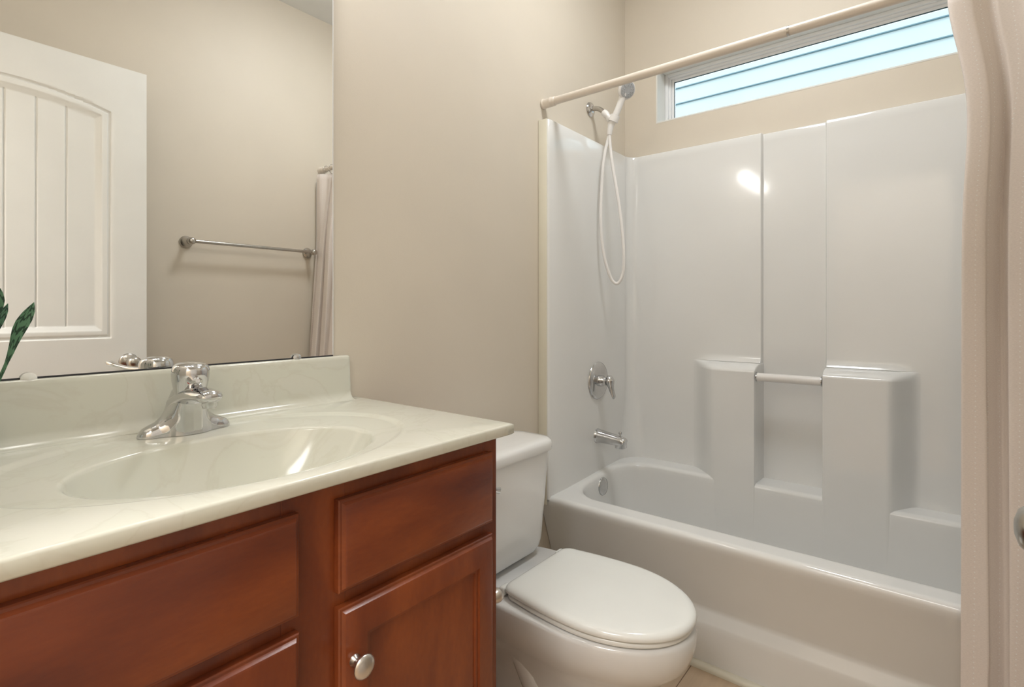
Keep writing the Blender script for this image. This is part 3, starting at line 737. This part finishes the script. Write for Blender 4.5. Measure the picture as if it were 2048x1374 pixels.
# cradle ring gripping the handle
hb_ = Vector((SX-0.003, 1.052, 1.862)); ht = Vector((SX, 0.992, 1.985))
ax = (ht-hb_).normalized()
cpos = hb_.lerp(ht, 0.30)
G().lathe([(0.0155, -0.014), (0.0195, -0.013), (0.0195, 0.013), (0.0155, 0.014), (0.0155, 0.0), (0.0155, -0.0139)], cpos, ax, 24).obj('cradle', M['wplastic'], sh, 50)
G().box(SX-0.006, SX+0.006, 1.018, 1.030, 1.892, 1.906, 0.002).obj('cradle_trigger', M['chrome2'], sh, 40)
path = spline([hb_-Vector((0, -0.004, 0.026)), hb_, (SX-0.001, 1.038, 1.895), (SX, 1.020, 1.93), (SX, 1.004, 1.965), (SX, 0.992, 1.992)], 6)
n = len(path)
G().tube(path, [interp([(0, 0.0095), (0.2, 0.0120), (0.45, 0.0135), (0.75, 0.0130), (1, 0.017)], i/(n-1)) for i in range(n)], 22).obj('handle', M['wplastic'], sh, 60)
hc = Vector((SX, 0.982, 2.004)); hn = Vector((-0.42, -0.80, -0.42)).normalized()
G().lathe([(0, -0.026), (0.014, -0.025), (0.027, -0.016), (0.036, -0.004), (0.038, 0.004), (0.036, 0.010), (0.033, 0.011), (0, 0.011)], hc, hn, 40).obj('spray_head', M['wplastic'], sh, 50)
g = G().lathe([(0, 0.0105), (0.032, 0.0105), (0.032, 0.0125), (0.029, 0.0135), (0.012, 0.0125), (0, 0.0130)], hc, hn, 40)
u_ = hn.orthogonal().normalized(); v_ = hn.cross(u_)
for R_, nn_ in ((0.025, 14), (0.016, 9)):
    for k in range(nn_):
        a = 2*PI*k/nn_
        g.lathe([(0, 0.012), (0.0022, 0.012), (0.0018, 0.0155), (0, 0.016)], hc+u_*R_*math.cos(a)+v_*R_*math.sin(a), hn, 8)
g.obj('nozzle_face', M['gplastic'], sh, 40)
hose = spline([hb_-Vector((0, -0.006, 0.030)), (SX-0.006, 1.066, 1.80), (SX-0.02, 1.074, 1.72), (SX-0.03, 1.078, 1.60), (SX-0.035, 1.078, 1.48), (SX-0.030, 1.072, 1.37), (SX-0.018, 1.060, 1.29), (SX-0.002, 1.044, 1.235), (SX+0.006, 1.022, 1.222), (SX+0.010, 1.002, 1.26), (SX+0.008, 0.996, 1.34), (SX+0.004, 1.003, 1.45), (SX, 1.018, 1.57), (SX-0.004, 1.038, 1.69), (SX-0.004, 1.052, 1.79), (SX-0.002, 1.058, 1.87), (SX, 1.055, 1.895)], 10)
G().tube(hose, [0.0064+0.0004*(i % 2) for i in range(len(hose))], 14).obj('hose', M['wplastic'], sh, 70)

# ------------------------------------------------------------------ curtain rod, rings, curtain, liner
RX, RZ = 1.6155, 1.881
rod = thing('shower_curtain_rod', 'ivory tension curtain rod spanning above the tub', 'curtain rod', (RX, 0.39, RZ))
G().tube([(RX, YA-0.02, RZ), (RX, 0.3215, RZ)], 0.0140, 28).obj('outer_tube', M['rod'], rod, 50)
G().tube([(RX, 0.3225, RZ), (RX, YC+0.02, RZ)], 0.0127, 28).obj('inner_tube', M['rod'], rod, 50)
G().tube([(RX, 0.3175, RZ), (RX, 0.3235, RZ)], 0.01415, 28).obj('tube_collar', M['steel'], rod, 50)
for y, s in ((YA, -1), (YC, 1)):
    G().lathe([(0, 0), (0.0185, 0), (0.0190, 0.002), (0.0190, 0.006), (0.0172, 0.008), (0.0172, 0.034), (0.0180, 0.036), (0.0180, 0.039), (0.0165, 0.041), (0.0165, 0.054), (0.0145, 0.056), (0, 0.056)], (RX, y+s*0.0006, RZ), (0, s, 0), 32).obj('end_cap', M['rod'], rod, 40)

def drape(name, label, cat, m, y0, y1, ztop, zbot, nf, amp, xoff, phase, edge=0.0, transl=None, flare=0.04):
    NU, NV = 46*nf//2, 60; rows = []; uvs = []
    us = [i/NU for i in range(NU+1)]
    vs = [j/NV for j in range(NV+1)]
    for v in vs:
        z = lerp(ztop, zbot, v); row = []; px = None; arc = 0
        for u in us:
            f = nf*u*2*PI + phase
            am = amp*(0.40+0.60*ss(0, 0.25, v))*(1+0.25*math.sin(3.1*u*PI+1.3))
            y = lerp(y0, y1, u) + 0.012*math.sin(f*2+0.8)*(0.3+0.7*v) + edge*(1-u)*(math.exp(-((v-0.16)/0.10)**2)*-0.012 + 0.024*math.exp(-(v/0.09)**2))
            sf = math.sqrt(math.sin((f-PI/2)/2)**2+0.006); x = xoff(z) + am*((2*(max(0, 1-sf))**2.6-1) if cat == 'shower curtain' else math.sin(f)) + 0.006*math.sin(f*0.5+v*4+phase) - flare*v*(u**1.5)
            if cat == 'shower curtain': x = min(x, x - (x-1.578)*ss(-0.285, -0.325, y)) if x > 1.578 else x
            p = Vector((x, y, z)); 
            if px is not None: arc += (p-px).length
            px = p; row.append(p); uvs.append((arc, z))
        rows.append(row)
    g = G().grid(rows)
    # thickness by doubling the sheet
    o = obj(name, g.v, g.f, m, None, 80, uvs, recalc=False)
    md = o.modifiers.new('thick', 'SOLIDIFY'); md.thickness = 0.0012
    tag(o, label, cat); return o
def xo(z): return interp([(0.0, 1.490), (0.43, 1.515), (0.877, 1.547), (1.49, 1.592), (1.85, RX-0.004)], z)
drape('shower_curtain', 'blush beige fabric shower curtain bunched at the right end of the rod', 'shower curtain', M['curtain'], -0.040, -0.346, 1.848, 0.06, 4, 0.022, xo, 2.5, 1.0, flare=0.0)
def xl(z): return interp([(0.0, 1.715), (0.45, 1.715), (1.2, 1.690), (1.85, RX+0.026)], z)
drape('curtain_liner', 'white plastic shower liner hanging inside the tub behind the fabric curtain', 'shower liner', M['liner'], -0.062, -0.270, 1.846, 0.30, 4, 0.014, xl, 0.6, 0.0, flare=0.0)
ring0 = None
for i in range(6):
    y = -0.052-0.052*i
    if ring0 is None:
        ps = [(RX+0.0215*math.sin(a), y, RZ-0.008+0.0245*math.cos(a)) for a in [2*PI*k/24 for k in range(25)]]
        g = G().tube([Vector(p)-Vector((RX, y, RZ)) for p in ps], 0.0014, 8)
        ring0 = g.obj('curtain_ring', M['steel'], None, 60); ring0.location = (RX, y, RZ); o = ring0
    else:
        o = ring0.copy(); COL.objects.link(o); o.location = (RX, y, RZ)
    tag(o, 'small metal shower curtain ring looped over the rod above the curtain', 'curtain ring', 'curtain rings on the rod')

# ------------------------------------------------------------------ towel bar on the opposite wall (seen in the mirror)
tb = thing('towel_bar', 'satin metal towel bar on the beige wall reflected in the mirror', 'towel bar', (1.238, YC, 1.42))
for x in (0.942, 1.534):
    G().lathe([(0, 0), (0.027, 0), (0.028, 0.004), (0.024, 0.010), (0.013, 0.020), (0.011, 0.045), (0.014, 0.056), (0.016, 0.066), (0.015, 0.078), (0.009, 0.084), (0, 0.085)], (x, YC+0.0006, 1.42), (0, 1, 0), 32).obj('post', M['steel'], tb, 50)
G().tube([(0.945, YC+0.068, 1.42), (1.531, YC+0.068, 1.42)], 0.0078, 20).obj('bar', M['steel'], tb, 50)

# ------------------------------------------------------------------ door leaf, open against the towel bar side (seen in the mirror)
DX0, DX1, DF = -0.092, 0.720, -0.138
dr = thing('door_2', 'open white moulded door with arched plank panel', 'door', (DX0, DF-0.0175, 0)); dr['kind'] = 'structure'
dcx = (DX0+DX1)/2
def arch_top(dx, zc, hw, sag):
    Rr = (hw*hw+sag*sag)/(2*sag); return zc-Rr+math.sqrt(max(0, Rr*Rr-min(abs(dx), hw)**2))
def dprof(d):      # depth by distance inside the panel outline
    return interp([(0, 0), (0.003, 0.006), (0.009, 0.0065), (0.012, 0.0022), (0.028, 0.0022), (0.031, 0.0045), (0.048, 0.0120), (1, 0.0120)], d)
def dy_(x, z):
    dx = x-dcx; hw = 0.2925
    best = 0
    top = arch_top(dx, 1.902, hw, 0.046)
    d = min(hw-abs(dx), (top-z)*0.985, z-1.006)
    if d > 0:
        best = dprof(d)
        if d > 0.046:
            for k in range(-2, 3):
                e = abs(dx-k*0.081)
                if e < 0.0045: best += 0.005*(1-e/0.0045)
    d2 = min(hw-abs(dx), 0.84-z, z-0.24)
    if d2 > 0: best = dprof(d2)
    return best
ft = [(dcx+k*0.081, 0.005, 0.0015) for k in range(-2, 3)]+[(dcx+s*0.2665, 0.028, 0.0025) for s in (-1, 1)]
xs = axis(DX0, DX1, 0.025, ft)
zs = axis(0.012, 2.035, 0.04, [(1.032, 0.030, 0.003), (1.862, 0.045, 0.0025), (0.266, 0.03, 0.004), (0.814, 0.03, 0.004)])
rows = [[(x, DF-dy_(x, z), z) for x in xs] for z in zs]
g = G().grid(rows)
g.box(DX0, DX1, DF-0.035, DF-0.019, 0.012, 2.035)
x0, x1, z0, z1 = DX0, DX1, 0.012, 2.035
g.add([(x0, DF, z0), (x1, DF, z0), (x1, DF, z1), (x0, DF, z1), (x0, DF-0.020, z0), (x1, DF-0.020, z0), (x1, DF-0.020, z1), (x0, DF-0.020, z1)], [(0, 1, 5, 4), (1, 2, 6, 5), (2, 3, 7, 6), (3, 0, 4, 7)])
g.obj('door_panel', M['door'], dr, 35, recalc=False)
kx, kz = 0.660, 0.9140
g = G().lathe([(0, 0), (0.032, 0), (0.032, 0.004), (0.028, 0.008), (0.013, 0.012), (0.011, 0.038), (0.016, 0.046), (0.0215, 0.054), (0.0235, 0.064), (0.0220, 0.074), (0.016, 0.0805), (0.007, 0.0835), (0, 0.084)], (kx, DF, kz), (0, 1, 0), 40)
g.obj('door_handle', M['steel'], dr, 50)
for z in (0.25, 1.05, 1.82):
    G().tube([(DX0-0.001, DF+0.003, z-0.045), (DX0-0.001, DF+0.003, z+0.045)], 0.006, 14).obj('hinge', M['nickel'], dr, 50)

# ------------------------------------------------------------------ vanity light above the mirror (out of frame, lights the room)
vl = thing('vanity_light', 'three globe metal vanity light on the wall above the mirror', 'light fixture', (0.33, YA, 2.055))
G().box(0.06, 0.60, YA-0.028, YA-0.001, 2.020, 2.090, 0.006).obj('back_plate', M['nickel'], vl, 40)
for x in (0.13, 0.33, 0.53):
    G().lathe([(0, 0), (0.030, 0), (0.030, 0.012), (0.022, 0.026), (0, 0.027)], (x, YA-0.026, 2.055), (0, -1, 0), 28).obj('lamp_socket', M['nickel'], vl, 50)
    prof = [(0.040*math.sin(PI*k/20), 0.040-0.040*math.cos(PI*k/20)) for k in range(21)]
    G().lathe(prof, (x, YA-0.050, 2.055), (0, -1, 0), 32).obj('lamp_globe', M['bulb'], vl, 60)

cl = thing('ceiling_fill_light', 'added round dome light on the white ceiling, fill for the room', 'light fixture', (1.42, 0.45, ZC))  # added out of view to brighten the room and tub
G().lathe([(0, 0), (0.185, 0), (0.185, 0.02), (0.178, 0.024), (0, 0.024)], (1.42, 0.45, ZC-0.0006), (0, 0, -1), 48).obj('fill_base', M['nickel'], cl, 40)
G().lathe([(0, 0.0)]+[(0.172*math.cos(PI/2*k/10), 0.001+0.05*math.sin(PI/2*k/10)) for k in range(11)], (1.42, 0.45, ZC-0.0246), (0, 0, -1), 48).obj('fill_dome', M['dome'], cl, 60)

# tidy helper property
for o in bpy.data.objects:
    if '_w' in o: del o['_w']
